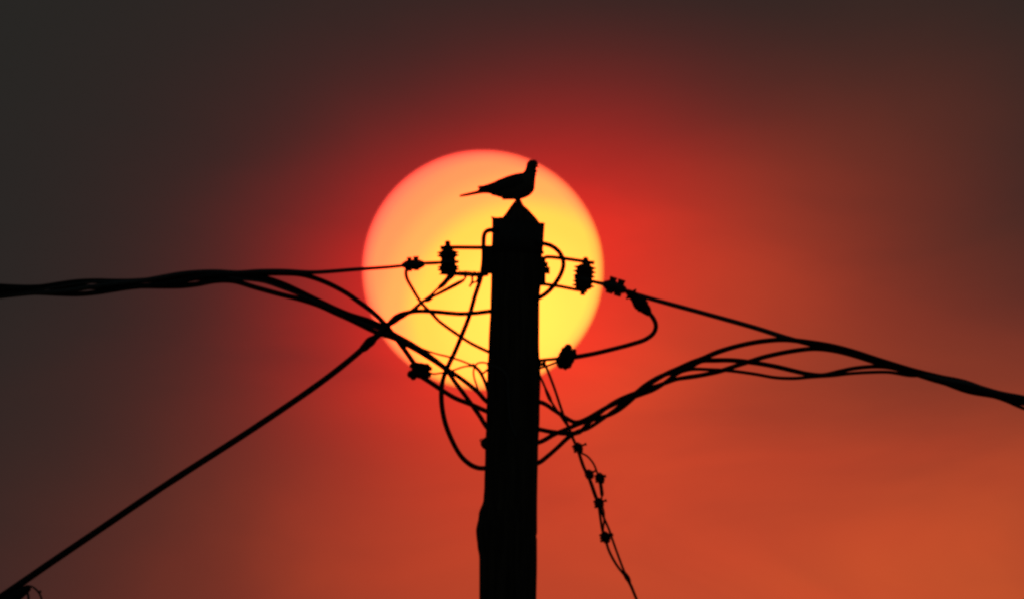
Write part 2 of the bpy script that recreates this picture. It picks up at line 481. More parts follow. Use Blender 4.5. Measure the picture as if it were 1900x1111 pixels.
# ------------------------------------------------------------------ spool insulators
def insulator(top, bottom, ribs, label, group=None):
    a, b = P(*top), P(*bottom); ax = (b - a).normalized(); L = (b - a).length / S
    t = thing("spool_insulator", a, label, "insulator", group)
    MB().lathe(a, ax, [(q * S, r_ * S) for q, r_ in ribs], 32).build("porcelain_spool", M_PORC, t)
    bm_ = MB(); bm_.lathe(a - ax * 1 * S, ax, [(0, 2.6 * S), ((L + 2) * S, 2.6 * S)], 12).build("bolt", M_STEEL, t)
    MB().lathe(a, ax, [(0, 4.0 * S), (0.4 * S, 5.0 * S), (7.2 * S, 5.2 * S), (9 * S, 7.0 * S), (11.5 * S, 7.0 * S)], 6).build("nut", M_STEEL, t, smooth=False)
    MB().lathe(b - ax * 3 * S, ax, [(-3 * S, 4.8 * S), (3.4 * S, 4.8 * S), (3.8 * S, 3.8 * S)], 6).build("nut", M_STEEL, t, smooth=False)
    return t
insulator((830.5, 447.5), (832.5, 518), [(15.5, 5), (16, 9), (18, 13), (20.3, 19.8), (22, 20.6), (23.2, 17), (24.4, 15.8), (25.4, 18.5), (26.6, 20.8), (27.8, 19.8), (30, 14.5), (33, 13.3), (36, 13.8), (37.6, 16.2), (39, 14),
            (43, 13.4), (45.6, 15.5), (47.2, 20.4), (48.6, 20), (50, 15.8), (51.2, 18.5), (52.8, 20.6), (54, 19.5), (56, 14.6), (58.6, 14.4), (60.4, 17.6), (61.8, 17.6), (63, 8), (63.4, 5)],
          "ribbed brown spool insulator held in the bracket left of the pole", "spool insulators at the pole top")
insulator((1087, 478), (1081, 547), [(12, 5), (12.4, 9), (15, 12.5), (17.6, 19.8), (19.4, 20.6), (21.4, 16), (23, 15), (25.2, 20), (27.2, 21.4), (29.2, 16.5), (31, 15.2), (33.6, 19.6), (35.6, 20.4), (37.6, 15.5), (40, 14.6),
            (42.2, 16), (44.2, 20.4), (46, 20.4), (48, 15.5), (49.6, 15.5), (51.6, 20.6), (53.4, 20.8), (55.4, 15), (57.6, 14.6), (59, 12), (60, 6), (60.4, 5)],
          "tilted ribbed spool insulator held in the bracket right of the pole", "spool insulators at the pole top")

# ------------------------------------------------------------------ clamps and connectors
def wire_clamp(cx, cy, ang, L, Hh, bolts, label, depth=0.0, mat=None):
    X = pxdir(ang); Z = pxdir(ang - 90); c = P(cx, cy, depth)
    t = thing("wire_clamp", c, label, "clamp")
    rings = []; n = 20; seg = 16
    for i in range(n + 1):
        q = -1 + 2 * i / n
        k = max(0.28, (1 - abs(q) ** 2.6) ** 0.5) * (1 + 0.07 * math.sin(i * 2.1))
        rings.append([c + X * (q * L / 2 * S) + (Z * math.cos(2 * math.pi * j / seg) * Hh / 2 * k + YAX * math.sin(2 * math.pi * j / seg) * Hh * 0.42 * k) * S for j in range(seg)])
    MB().rings(rings).build("clamp_body", mat or M_ZINC, t)
    for off, top, bot, rr in bolts:
        a = c + X * off * S + Z * top * S; b = c + X * off * S - Z * bot * S
        bolt_mb(a, b, rr * 1.12, 1.12, 4).build("clamp_bolt", M_STEEL, t, smooth=False)
    return t
wire_clamp(767, 491, -3, 44, 19, [(-7, 13.5, 12.5, 3.6), (5.5, 14.5, 11.5, 4.2)], "bolted wire clamp left of the left insulator, in front of the sun")
wire_clamp(1140.5, 532.5, 17, 47, 21, [(-7, 16.5, 14.5, 5.6), (9, 16.5, 15.0, 5.6)], "bolted wire clamp right of the right insulator at the sun's edge")

def block_connector(cx, cy, ang, L, Hh, label, depth=0.0, knob=(0.0, 1.0), extra=()):
    X = pxdir(ang); Z = pxdir(ang - 90); c = P(cx, cy, depth)
    t = thing("cable_connector", c, label, "connector")
    for s in (1, -1):
        mb = MB(); mb.box(c + Z * s * Hh * 0.26 * S, (X, YAX, Z), (L / 2 * S, 11 * S, Hh * 0.25 * S), 0.6)
        for k in (-1, 0, 1):
            mb.box(c + Z * s * Hh * 0.42 * S + X * k * L * 0.3 * S, (X, YAX, Z), (L * 0.10 * S, 9 * S, Hh * 0.11 * S), 0.45)
        for k in (-1, 1):
            mb.box(c + Z * s * Hh * 0.22 * S + X * k * L * 0.5 * S, (X, YAX, Z), (L * 0.09 * S, 8 * S, Hh * 0.14 * S), 0.5)
        mb.build("jaw", M_PLAST, t)
    mb = MB(); mb.box(c, (X, YAX, Z), (L * 0.47 * S, 9.5 * S, Hh * 0.40 * S), 0.6); mb.build("grease_core", M_PLAST, t)
    a = c + X * knob[0] * S + Z * (Hh * 0.5 + 7) * knob[1] * S; b = c + X * knob[0] * S - Z * (Hh * 0.5 + 3) * knob[1] * S
    bolt_mb(a, b, 3.2, 2.0, 6).build("connector_bolt", M_STEEL, t, smooth=False)
    for (dx, dy, r_) in extra:
        MB().lathe(c + right * dx * S - up * dy * S - YAX * 6 * S, YAX, [(0, r_ * .7 * S), (2 * S, r_ * S), (10 * S, r_ * S), (12 * S, r_ * .7 * S)], 9).build("end_cap", M_PLAST, t)
    return t
block_connector(780, 687, 8, 36, 28, "blocky black cable connector left of the pole, below the sun's lower edge", -0.03, (-8, -0.62), [(-18, 7, 7), (-13, 12, 6)])
block_connector(1051, 663, -62, 36, 30, "blocky black cable connector right of the pole, at the sun's lower right edge", -0.03, (-2, 0.55), [(3, -18, 8), (-10, 14, 7)])

def taped_joint(name, pts, label, depth):
    """lumpy joint wrapped in tape along photo points with widths"""
    mb = cable_mb(pts, 10, depth, wob=0.22, step=2.0, seg=14, seed=31)
    t = thing(name, P(pts[0][0], pts[0][1], depth), label, "connector")
    mb.build("wrapped_body", M_TAPE, t)
    for k in (0.3, 0.7):
        i = int(k * (len(pts) - 1)); q = pts[i]
        mb2 = MB(); ang = math.degrees(math.atan2(pts[-1][1] - pts[0][1], pts[-1][0] - pts[0][0]))
        X = pxdir(ang)
        mb2.lathe(P(q[0], q[1], depth) - X * 3 * S, X, [(0, 8.5 * S), (1.5 * S, 13.6 * S), (4.5 * S, 13.0 * S), (6 * S, 8.5 * S)], 9).build("collar", M_PLAST, t)
    return t
taped_joint("tap_connector", [(1163, 540, None, 8), (1171, 546, None, 15), (1178, 552, None, 22), (1186, 561, None, 24), (1193, 569, None, 22), (1199, 575, None, 18), (1206, 584, None, 9)],
            "lumpy taped tap connector hanging under the wire right of the sun", -0.012)

# ------------------------------------------------------------------ overhead cables
def left_center(x):
    return 541.5 - 0.03 * x - (0.0001 * x * x if x > 0 else 0.00001 * x * x)
def left_helix(phase, amp=11.0, width=9.2, x0=-2800, x1=400):
    pts = []; x = x0
    while x <= x1:
        th = 2 * math.pi * (x - 400) / 780 + 0.298 + phase
        am = amp * (0.84 + 0.22 * math.cos(2 * math.pi * (x - 150) / 195))   # the lay opens and closes
        pts.append((x, left_center(x) - 1 + am * math.sin(th), am * S * math.cos(th), width)); x += 32
    return pts
def mid_center(x):
    ks = [(1075, 793), (1100, 780), (1131, 761), (1163, 741), (1196, 721), (1236, 702), (1265, 690)]
    for a, b in zip(ks, ks[1:]):
        if x <= b[0]: return a[1] + (b[1] - a[1]) * (x - a[0]) / (b[0] - a[0])
    return 690
def mid_helix(phase, amp=9.5, width=8.0):
    pts = []
    for x in range(1090, 1266, 15):
        th = 2 * math.pi * (x - 1265) / 230 + phase + 0.55 * math.sin((x - 1265) / 47.0 + phase * 2.3)
        pts.append((x, mid_center(x) + amp * math.sin(th), 0.01 + amp * S * math.cos(th), width * (1 + 0.08 * math.sin(x / 31.0 + phase))))
    return pts
def right_center(x):
    dx = x - 1900
    return 744 + 0.245 * dx - (0.00004 * dx * dx if dx > 0 else 0.0001 * dx * dx)
def right_helix(k, amp=7.5, width=8.5, x0=1730):
    pts = []; x = x0
    while x <= 4300:
        th = 2 * math.pi * (x - 1730) / 540 + math.radians(k)
        a = amp * (0.86 - 0.26 * math.cos(2 * math.pi * (x - 1734) / 118))
        pts.append((x, right_center(x) + a * math.sin(th), a * S * math.cos(th), width)); x += 20
    return pts
D2R = math.pi / 180
# messenger of the left span, dead-ended round the left spool
loop = [(815, 487.3, -0.022, 6), (823, 486.6, -0.032, 6), (832, 486, -0.036, 6), (842, 486, -0.028, 6), (848.5, 486, 0.0, 6), (842, 486, 0.028, 6), (832, 486, 0.036, 6), (823, 486.8, 0.032, 6), (812, 488, 0.02, 6), (790, 489.5, 0.006, 5)]
cable("overhead_cable", "bare messenger wire running from the left bundle straight to the left insulator", "cable",
      left_helix(math.pi * 1.5, width=8.5) + [(440, 506, -.012, 8.5), (480, 503.5, -.012, 8.5), (530, 503.2, -.012, 8.2), (580, 505.5, -.008, 7.6), (660, 500, 0, 7.0), (720, 495.8, 0, 6.4), (748, 493, 0, 6), (787, 488.4, -.006, 6)] + loop, 8, mat=M_ALU, step=6)
cable("overhead_cable", "cable leaving the left bundle in a high arc down to the blocky left connector", "cable",
      left_helix(math.pi) + [(445, 511, .012, 10.5), (485, 507.5, .014, 10), (525, 507, .014, 10), (560, 509.5, .01, 9.5), (600, 522, 0, 9.2), (640, 542, -.01, 9), (666, 560, -.02, 9), (690.6, 578, -.03, 9), (715, 602, -.034, 9), (749, 646, -.03, 9), (770, 676, -.03, 9)], 9, step=6)
cable("overhead_cable", "upper of two close cables drooping from the left bundle to the pole", "cable",
      left_helix(0, width=9.6) + [(440, 513.5, .0, 11), (488, 516, .01, 11), (524, 527, .02, 11), (555, 541, .025, 11), (594, 560, .03, 11), (621, 573, .03, 11), (648, 584, .03, 11), (687, 596, .03, 10.5), (705, 604, .03, 10), (730, 619, .035, 9), (758, 634, .04, 8.5),
       (782, 649, .045, 8.5), (803, 664, .05, 8.5), (828, 683, .055, 8.5), (856, 702, .075, 8.5), (886, 726, .10, 8.5), (903, 744, .125, 8.5), (925, 752, .142, 8.5), (975, 750, .142, 8.5), (1002, 745.5, .12, 8.5), (1031, 762, .07, 8), (1047.5, 773, .04, 8), (1069, 783, .015, 8)]
      + mid_helix(180 * D2R) + [(1282, 679, .0, 9), (1301, 669, .0, 9), (1326, 668, .0, 9), (1358, 668, .01, 8.8), (1396, 672, .02, 8.8), (1439, 679.5, .02, 8.6), (1479, 689, .015, 8.5), (1500, 693.5, .01, 8.5), (1526, 695.5, .01, 8), (1558, 688.5, .01, 7.5), (1584, 683, .01, 7.5), (1624, 679.5, .012, 7.5), (1655, 682, .014, 7.5), (1690, 691, .014, 8)] + right_helix(36, 7.5, 8.5), 9, step=6)
cable("overhead_cable", "lower of two close cables drooping from the left bundle to the pole", "cable",
      left_helix(math.pi * 0.5, width=10) + [(433, 521.5, .0, 9.5), (473, 533, .0, 9.5), (524, 547, .004, 9.5), (559, 555.5, .0, 9.5), (594, 567.5, -.002, 9.2), (621, 580, -.004, 9), (643, 590, -.004, 8.5), (676, 606, .0, 8.5), (703, 618.5, .0, 8.5), (730, 627, .005, 8.5), (752, 638, .008, 8.5), (767, 646, .01, 8.5), (791, 660, .015, 8.5),
       (828, 686, .025, 8.5), (843.6, 707, .04, 8.5), (871, 744, .08, 8.5), (890, 771, .105, 8.5), (905, 794, .125, 8.5), (925, 808, .142, 8.5), (975, 822, .142, 8.5), (1000, 820, .12, 8.5), (1028.6, 805, .08, 8.5), (1050, 796, .045, 8.5), (1072, 786.5, .02, 8.5)]
      + mid_helix(-90 * D2R) + [(1283, 672, .0, 9), (1304, 664.5, -.005, 9), (1331, 653, -.01, 9), (1371, 641, -.015, 9), (1412, 633, -.02, 9), (1455, 629.8, -.02, 9), (1490, 633, -.02, 9), (1540, 640.5, -.018, 9), (1584, 652, -.016, 9), (1637, 669, -.014, 9), (1690, 685, -.012, 8.5)] + right_helix(-108, 7.5, 8.5), 9, step=6)
cable("overhead_cable", "thin wire running with the left drooping cables to a knot beside the pole", "wire",
      [(q[0], q[1], q[2], 4.5) for q in left_helix(-0.62, amp=10.5)] + [(440, 517, -.014, 4.5), (488, 523, -.006, 4.5), (524, 535, .008, 4.5), (560, 549, .012, 4.5), (594, 563.5, .014, 4.5), (621, 576.5, .013, 4.5), (648, 589.5, .016, 4.5), (687, 604, .015, 4.5), (730, 623.5, .02, 4.3), (767, 640, .025, 4),
       (794.6, 651, .03, 3.6), (812, 656.5, .03, 3.2), (831, 661, .03, 3.6), (855, 668.5, .03, 3.6), (874, 676, .03, 3.6), (881, 678, .025, 3.6), (886, 673.5, .02, 3.2), (895, 671.8, .0, 3.2), (907, 674, -.03, 3.2)], 4, mat=M_ALU, step=6)
cable("tap_cable", "cable from the underside of the blocky left connector sloping down to the pole", "cable",
      [(776, 694, -.03, 8.5), (786, 701, -.03, 8.5), (798, 708.5, -.03, 8.5), (819, 722.5, -.015, 8.5), (843.6, 737.5, .01, 8.5), (871, 748.5, .05, 8.5), (895, 759, .105, 8.5), (908, 765, .13, 8.5), (925, 776, .142, 8.5), (975, 792, .142, 8.5), (1000, 796, .12, 8.5), (1023, 800.5, .07, 8.5), (1053, 803.5, .03, 8.5), (1075, 801, .015, 8.5)]
      + mid_helix(90 * D2R) + [(1282, 698.5, .012, 8.5), (1298.6, 696, .01, 8.5), (1336, 688, .012, 8.5), (1369, 677, .012, 8.5), (1390, 670.5, .0, 8.5), (1423, 660.5, -.005, 8.5), (1479, 649.5, .01, 8.5), (1513, 646.5, .02, 8.5), (1547, 650, .02, 8.5), (1584, 659, .02, 8.5), (1631, 674, .02, 8.5), (1690, 691, .022, 8.5)] + right_helix(108, 7.5, 8.5), 9, step=6)
cable("jumper_cable", "thick jumper cable hooked out at the pole head and looping down left of the pole", "cable",
      [(928, 427, -.066, 8.5), (921, 427, -.068, 8.5), (912, 427, -.064, 8.5), (904, 428.5, -.058, 8.5), (899, 434, -.055, 8.5), (897.3, 446, -.055, 8.5), (897.3, 480, -.055, 8.5), (893, 512, -.055, 8.5), (881, 550, -.06, 8.5), (870, 588, -.06, 8.5), (857, 621, -.06, 8.8), (845, 650, -.06, 9), (829, 684, -.06, 9), (821, 708, -.06, 9), (819, 740, -.06, 9.2), (825, 780, -.055, 9.2), (838, 815, -.045, 9.2), (855, 845, -.03, 9.2), (871, 860, -.005, 9.2), (886, 867, .04, 9), (902, 868, .10, 9), (925, 867, .142, 9), (975, 864, .142, 8.6), (1000, 857.5, .115, 8.5), (1015, 846.5, .09, 8.2), (1034, 830, .05, 8), (1055.6, 810, .0, 8), (1072, 800, -.01, 8)]
      + mid_helix(0, width=7.5) + [(1283, 684.5, .008, 6.5), (1317, 685, -.004, 6), (1352, 687, -.006, 6), (1398, 693, -.0, 6), (1439, 700, .0, 6), (1473, 701.3, .0, 6), (1505, 698.7, -.006, 6), (1545, 696, -.008, 6), (1571, 693, -.008, 6), (1610, 690.3, -.004, 6), (1650, 690, -.0, 6), (1690, 696, .0, 6.5)] + right_helix(-30, 12.5, 6.0), 9, step=6)
# messenger of the right span
loop_r = [(1098, 521.5, -.02, 6), (1092, 519, -.032, 6), (1083, 517, -.037, 6), (1074, 516, -.028, 6), (1068, 515.5, 0, 6), (1074, 516, .028, 6), (1083, 517, .037, 6), (1092, 520, .032, 6), (1102, 523.2, .02, 6), (1118, 527, .006, 6)]
cable("overhead_cable", "taut messenger wire sloping down right from the right insulator to the right bundle", "cable",
      list(reversed(right_helix(-36 + 216, 6.5, 9))) [0:] + [(1690, 687, .0, 9), (1637, 671.5, .0, 9), (1584, 655.5, .0, 9), (1540, 645, .0, 9), (1500, 637, .0, 9), (1460, 626.5, .0, 9), (1400, 607.5, 0, 9), (1300, 579.5, 0, 8.5), (1200, 552, 0, 8), (1165, 541, 0, 7.5), (1140, 533, 0, 7), (1118, 526.5, -.006, 7)] + loop_r, 8, mat=M_ALU, step=6)
cable("jumper_cable", "curved cable dropping from the taped tap connector back to the blocky right connector", "cable",
      [(1197, 572, -.014), (1203, 579, -.016), (1210, 587, -.02), (1215.5, 597, -.02), (1217, 606.5, -.02), (1212.5, 618, -.02), (1198, 629, -.02), (1172, 638, -.024), (1130, 649, -.028), (1100, 656, -.03), (1056, 664, -.03)], 8.2)
cable("jumper_cable", "short stub of cable between the pole and the blocky right connector", "cable", [(998, 668.5, -.035), (1012, 667, -.033), (1025, 666, -.03), (1046, 663, -.03)], 6)
cable("tie_wire", "thin wire slanting from the pole lug up to the blocky right connector", "wire", [(1001, 683, -.03), (1012, 679.5, -.036), (1024, 675, -.036), (1044, 667, -.03)], 3.8, mat=M_ALU)
cable("jumper_cable", "semicircular cable loop bulging right from the pole head across the right bracket", "cable",
      [(992, 450, -.070), (1000, 450.6, -.070), (1008, 452, -.064), (1020, 455, -.06), (1034, 464, -.056), (1043, 477, -.055), (1045.5, 492, -.055), (1040, 510, -.055), (1030, 526, -.06), (1018, 540, -.06), (1003, 551, -.062), (990, 557, -.055)], 8.2)
cable("jumper_cable", "thin jumper from the left wire clamp slanting down across the sun to the pole", "wire",
      [(757, 495, -.018), (753.5, 503, -.022), (754.5, 515, -.03), (765, 535, -.04), (782, 562, -.05), (804, 584, -.085), (813, 594, -.085), (850, 621, -.085), (874, 636.5, -.06), (910, 654, -.04)], 6.2)

# knot beside the pole
cable("tie_wire", "short thick tail of the knot bending down to the pole's left edge", "wire", [(876, 675, .02), (881, 679.5, .02), (889, 687, .01), (896, 699, .0), (901, 711, -.01), (907, 728, -.03)], 6.2, mat=M_CABLE)
cable("tie_wire", "fine wire looping from the blocky left connector over to the knot by the pole", "wire", [(795, 690, -.04), (803, 693, -.045), (815, 692, -.02), (831, 689, .0), (843.6, 685.5, .005), (856, 681, .01), (868, 678.5, .012), (880, 679, .015)], 3.3, mat=M_ALU)
cable("tie_wire", "fine wire hanging straight down from the knot by the pole", "wire", [(880, 679, .01), (878.5, 690, .005), (880, 701, .0), (884, 713, .0), (887, 722, .02), (888.5, 729, .075)], 3.1, mat=M_ALU)
cable("tie_wire", "tiny curl of wire at the pole's left edge beside the knot", "wire", [(891, 688, -.01), (896, 692, -.012), (901, 688, -.02), (907, 683, -.035)], 3.8, mat=M_ALU)

# ------------------------------------------------------------------ service drop and its strain gear
sd = thing("service_cable", P(718, 606, -.10), "long straight service cable running from the bottom left corner up to the pole", "cable")
cable_mb([(-900, 1695, -.5, 13), (-400, 1370, -.35, 13), (0, 1108, -.25, 13), (90, 1046, -.23, 12.5), (180, 985, -.21, 12.2), (300, 904, -.19, 12), (480, 788, -.15, 11.5), (600, 705.5, -.12, 11), (660, 658, -.11, 11), (690, 631, -.11, 11), (706, 618, -.11, 11), (720, 603, -.105, 10.5), (738, 588.5, -.10, 9.5), (756, 580, -.095, 8.5), (775, 577, -.09, 8), (800, 577.5, -.09, 8), (828, 580, -.11, 8), (855, 582, -.115, 8), (882, 580.5, -.11, 8), (903, 578, -.07, 8), (916, 576.5, -.03, 8)],
         8, seed=91, step=6).build("sheathed_cable", M_CABLE, sd)
cable_mb([(671, 648, -.11, 11), (677, 643.5, -.11, 15), (683, 637, -.11, 17), (690, 631, -.11, 16.5), (697, 625, -.11, 13), (704, 619, -.11, 11)], 12, wob=0.2, step=2, seg=14, seed=5).build("tape_wrap", M_TAPE, sd)
cable_mb([(722, 601, -.103, 10.5), (729, 595.5, -.102, 12.5), (738, 588.5, -.10, 14), (746, 584.5, -.098, 13), (754, 581, -.096, 10), (760, 579, -.094, 8.5)], 12, wob=0.2, step=2, seg=14, seed=6).build("tape_wrap", M_TAPE, sd)
sg = thing("strain_grip", P(770, 575, -.09), "pair of thin strain wires tying the service cable up to the left bracket", "strain wires")
g = cable_mb([(756, 581, -.1), (766, 573.5, -.1), (779, 562.5, -.085), (799, 548, -.06), (813, 535, -.045), (823, 527, -.04), (830, 520, -.035), (838, 511, -.022)], 4.2, seed=8)
g.build("strain_wire", M_ALU, sg)
cable_mb([(813, 536, -.045, 5), (818, 531, -.043, 8.5), (823, 527, -.04, 9.5), (828, 521, -.036, 9), (834, 515, -.028, 10), (840, 510, -.02, 10)], 8, wob=.18, step=2, seed=9).build("turnbuckle", M_STEEL, sg)
cable_mb([(764, 580, -.1), (774, 571, -.095), (784, 561, -.08), (795, 554, -.06), (808, 546.5, -.05), (835, 531.5, -.042), (851, 523, -.036), (861, 518.5, -.03), (865, 512, -.018)], 3.6, seed=10).build("strain_wire", M_ALU, sg)
cable_mb([(795, 554, -.056), (808, 548.5, -.042), (835, 535.5, -.034), (850, 527.5, -.03), (860, 521, -.026), (863.5, 514, -.018)], 3.4, seed=11).build("strain_wire", M_ALU, sg)
cable_mb([(788, 558.5, -.07, 5), (793, 556, -.066, 9), (798, 552.5, -.06, 9.5), (803, 549, -.054, 6)], 8, wob=.15, step=2, seed=12).build("wedge_clamp", M_STEEL, sg)
cable("tie_wire", "ragged end of tie wire dangling under the left bracket's lower arm", "wire", [(875, 510, -.028), (876.5, 517, -.03), (876, 523, -.03), (873, 529, -.03), (871, 532, -.03)], 3.8, mat=M_ALU)
cable("tie_wire", "short bent wire prong beside the dangling tie wire under the left bracket", "wire", [(875.5, 526, -.036), (879, 524, -.038), (884, 522.5, -.04), (886, 518, -.035), (888, 511, -.028)], 3.3, mat=M_ALU)

# anchor clamp on the service cable in the bottom left corner
ac = thing("anchor_clamp", P(25, 1103, -.26), "dark anchor clamp with a wire bail on the service cable in the bottom left corner", "clamp")
X = pxdir(-34.2); Zc = pxdir(-34.2 - 90)
mb = MB(); c0 = P(14, 1110, -.255); rings = []
for q, hh in ((-34, 8), (-30, 10), (-10, 12), (14, 12), (34, 9), (44, 6.5), (47, 4)):
    cc = c0 + X * q * S - Zc * 5.0 * S
    rings.append([cc + (Zc * math.cos(a) * hh + YAX * math.sin(a) * 9) * S for a in [2 * math.pi * (k + .5) / 8 for k in range(8)]])
mb.rings(rings).build("clamp_body", M_PLAST, ac)
cable_mb([(46, 1092, -.25), (53, 1086.5, -.25), (62, 1089, -.25), (70, 1096, -.25), (75.5, 1105, -.25), (77.5, 1114, -.25), (76, 1126, -.25), (62, 1140, -.25), (40, 1146, -.25)], 3.4, seed=14).build("bail", M_ALU, ac)
cable_mb([(48, 1092, -.262), (51, 1099, -.262), (53, 1110, -.262), (50, 1124, -.26), (40, 1146, -.25)], 4.4, seed=15).build("bail", M_ALU, ac)
bolt_mb(P(72, 1098, -.262), P(77, 1096, -.262), 1.6, 1.6, 2).build("bail_ferrule", M_ALU, ac)

# ------------------------------------------------------------------ thin twin line hanging right of the pole, with its connectors
cable("twin_line", "thin wire from the pole lug down through all the small connectors at lower right", "wire",
      [(1009, 672, -.03), (1014, 682, -.034), (1029, 720.6, -.04), (1046, 771, -.045), (1054, 789, -.045), (1061, 808, -.045), (1071, 832, -.045), (1082, 865, -.045), (1092, 886, -.045), (1104, 920, -.045), (1110, 935, -.045), (1114, 960, -.045), (1118, 984, -.045), (1123, 998, -.045), (1130, 1021, -.045), (1144, 1047, -.045), (1160, 1068, -.043), (1170, 1085, -.04), (1181, 1111, -.04), (1210, 1175, -.04), (1290, 1330, -.04), (1420, 1560, -.04)], 4.6, mat=M_CABLE)
cable("twin_line", "second thin wire leaving the pole lower and twisting with the hanging line at lower right", "wire",
      [(998, 690, -.045), (1005, 703.6, -.05), (1013, 722, -.055), (1020, 739, -.055), (1043.6, 776, -.056), (1056, 794, -.056), (1064, 813, -.056), (1074, 837, -.056), (1085, 868, -.056), (1095, 888, -.056), (1106.5, 920, -.056), (1112, 935, -.056), (1119, 956, -.056), (1131, 984, -.056), (1136, 999, -.056), (1147, 1030, -.056), (1158.5, 1060, -.054), (1165, 1074, -.048), (1171.5, 1086, -.032), (1180, 1107, -.03), (1206, 1168, -.048), (1288, 1329, -.03), (1424, 1560, -.045)], 4.0, mat=M_CABLE)
cable("twin_line", "short thin wire arching between the top and bottom small connectors at lower right", "wire",
      [(1075, 838, -.066), (1081, 841, -.066), (1089, 845, -.066), (1101, 859, -.066), (1108, 876, -.066), (1113, 891, -.066), (1115.5, 906, -.066), (1117, 918, -.066), (1115.5, 932, -.067), (1120, 946, -.066), (1121, 963, -.066), (1119.5, 986, -.066), (1124, 997, -.066)], 3.2, mat=M_CABLE)
cable("splice_sleeve", "short dark splice sleeve on the arching thin wire at lower right", "sleeve", [(1112.5, 890, -.066, 5), (1114.5, 898, -.066, 6.4), (1116, 908, -.066, 6.6), (1117, 917, -.066, 6.2), (1116.8, 920, -.066, 4)], 6, mat=M_PLAST, step=2)
cable("splice_sleeve", "small dark lump joining the twin wires near the bottom edge", "sleeve", [(1157, 1059, -.049, 4.5), (1161, 1066.5, -.047, 8.5), (1165, 1073, -.045, 9), (1169, 1081, -.04, 5)], 6, mat=M_TAPE, step=2)
cable("splice_sleeve", "slim dark sleeve on the second thin wire just right of the pole", "sleeve", [(1012, 720, -.055, 4.4), (1016, 730, -.055, 6.6), (1020, 739, -.055, 7), (1023, 745, -.055, 4.5)], 6, mat=M_TAPE, step=2)

def small_connector(cx, cy, ang, size, blen, label):
    X = pxdir(ang); Z = pxdir(ang - 90); c = P(cx, cy, -.055)
    t = thing("small_connector", c, label, "connector", "small connectors on the hanging line")
    mb = MB()
    mb.box(c, (X, YAX, Z), (size * .46 * S, 8 * S, size * .5 * S), 0.5)
    mb.box(c + Z * size * .38 * S - X * 1.5 * S, (X, YAX, Z), (size * .3 * S, 6.5 * S, size * .26 * S), 0.5)
    mb.box(c - Z * size * .40 * S + X * .5 * S, (X, YAX, Z), (size * .34 * S, 6 * S, size * .22 * S), 0.5)
    mb.build("connector_body", M_PLAST, t)
    th = MB()
    for k in (-1, 0, 1):
        th.lathe(c - X * size * .35 * S + Z * k * size * .30 * S, -X, [(0, 2.6 * S), (size * .20 * S, 2.4 * S), (size * (.24 + .09 * random.random()) * S, 1.5 * S)], 8)
    th.build("clamp_teeth", M_ZINC, t)
    bolt_mb(c + X * (size * .45 + blen) * S + Z * 3 * S, c - X * 1 * S + Z * 1.0 * S, 1.9, 1.55, 2.4, nut=False).build("connector_bolt", M_STEEL, t, smooth=False)
    return t
small_connector(1073.5, 830, -16, 17, 8, "topmost small connector on the hanging line right of the pole")
small_connector(1094.5, 879, -18, 15, 7, "small connector second from the top, left one of the side by side pair")
small_connector(1114, 886.5, -8, 17, 3, "small connector on the arching wire, right one of the side by side pair")
small_connector(1112.5, 933, -12, 17, 6, "small connector where the arching wire rejoins the hanging line")
small_connector(1124, 996, -10, 18, 6, "lowest small connector on the hanging line near the bottom edge")

# ------------------------------------------------------------------ the dove
def remesh(mbs, voxel, smooth_it):
    mb = MB()
    for m in mbs: mb.add(m.v, m.f)
    me = bpy.data.meshes.new("tmp"); me.from_pydata([p for p in mb.v], [], mb.f); me.update()
    o = bpy.data.objects.new("tmp", me); COL.objects.link(o)
    md = o.modifiers.new("r", 'REMESH'); md.mode = 'VOXEL'; md.voxel_size = voxel
    ms = o.modifiers.new("s", 'SMOOTH'); ms.factor = 0.5; ms.iterations = smooth_it
    bpy.context.view_layer.update()
    ev = o.evaluated_get(bpy.context.evaluated_depsgraph_get())
    m2 = bpy.data.meshes.new_from_object(ev)
    out = MB(); out.v = [v_.co.copy() for v_ in m2.vertices]; out.f = [tuple(p.vertices) for p in m2.polygons]
    bpy.data.objects.remove(o); bpy.data.meshes.remove(me); bpy.data.meshes.remove(m2)
    return out

dove = thing("dove", P(961, 374), "dark dove perched on the pole's pointed tip, facing right in profile against the sun", "bird")
def xslices(rows, seg=28):
    rings = []
    for x, t, b, w in rows:
        c = P(x, (t + b) / 2); hh = (b - t) / 2 * S
        rings.append([c + up * math.cos(2 * math.pi * j / seg) * hh + YAX * math.sin(2 * math.pi * j / seg) * w * S for j in range(seg)])
    m = MB(); m.rings(rings); return m
def yslices(rows, seg=24):
    rings = []
    for y, l, r_, w in rows:
        c = P((l + r_) / 2, y); hh = (r_ - l + 2.4) / 2 * S
        rings.append([c + right * math.cos(2 * math.pi * j / seg) * hh + YAX * math.sin(2 * math.pi * j / seg) * w * S for j in range(seg)])
    m = MB(); m.rings(rings); return m
trunk = xslices([(884, 354.5, 358.8, 5), (890, 350, 359.3, 7), (898, 347, 359.4, 9), (907, 343.5, 359.6, 11), (912, 340, 361.5, 12.5), (918, 336.5, 364.2, 14.5), (924, 333.5, 365.2, 16.5), (929, 331.6, 366.8, 18), (935, 329, 371.2, 19.5), (941, 326.6, 371, 20.5), (950, 323.8, 371, 21.5), (959, 321.6, 370.8, 21.5), (966, 320.6, 370.2, 21), (973, 320.0, 368.2, 20),
                 (979, 321, 365.5, 18), (984, 323, 362.3, 16), (988, 327, 358.5, 13), (990.5, 332, 354.5, 10), (992.2, 338, 349.5, 6)])
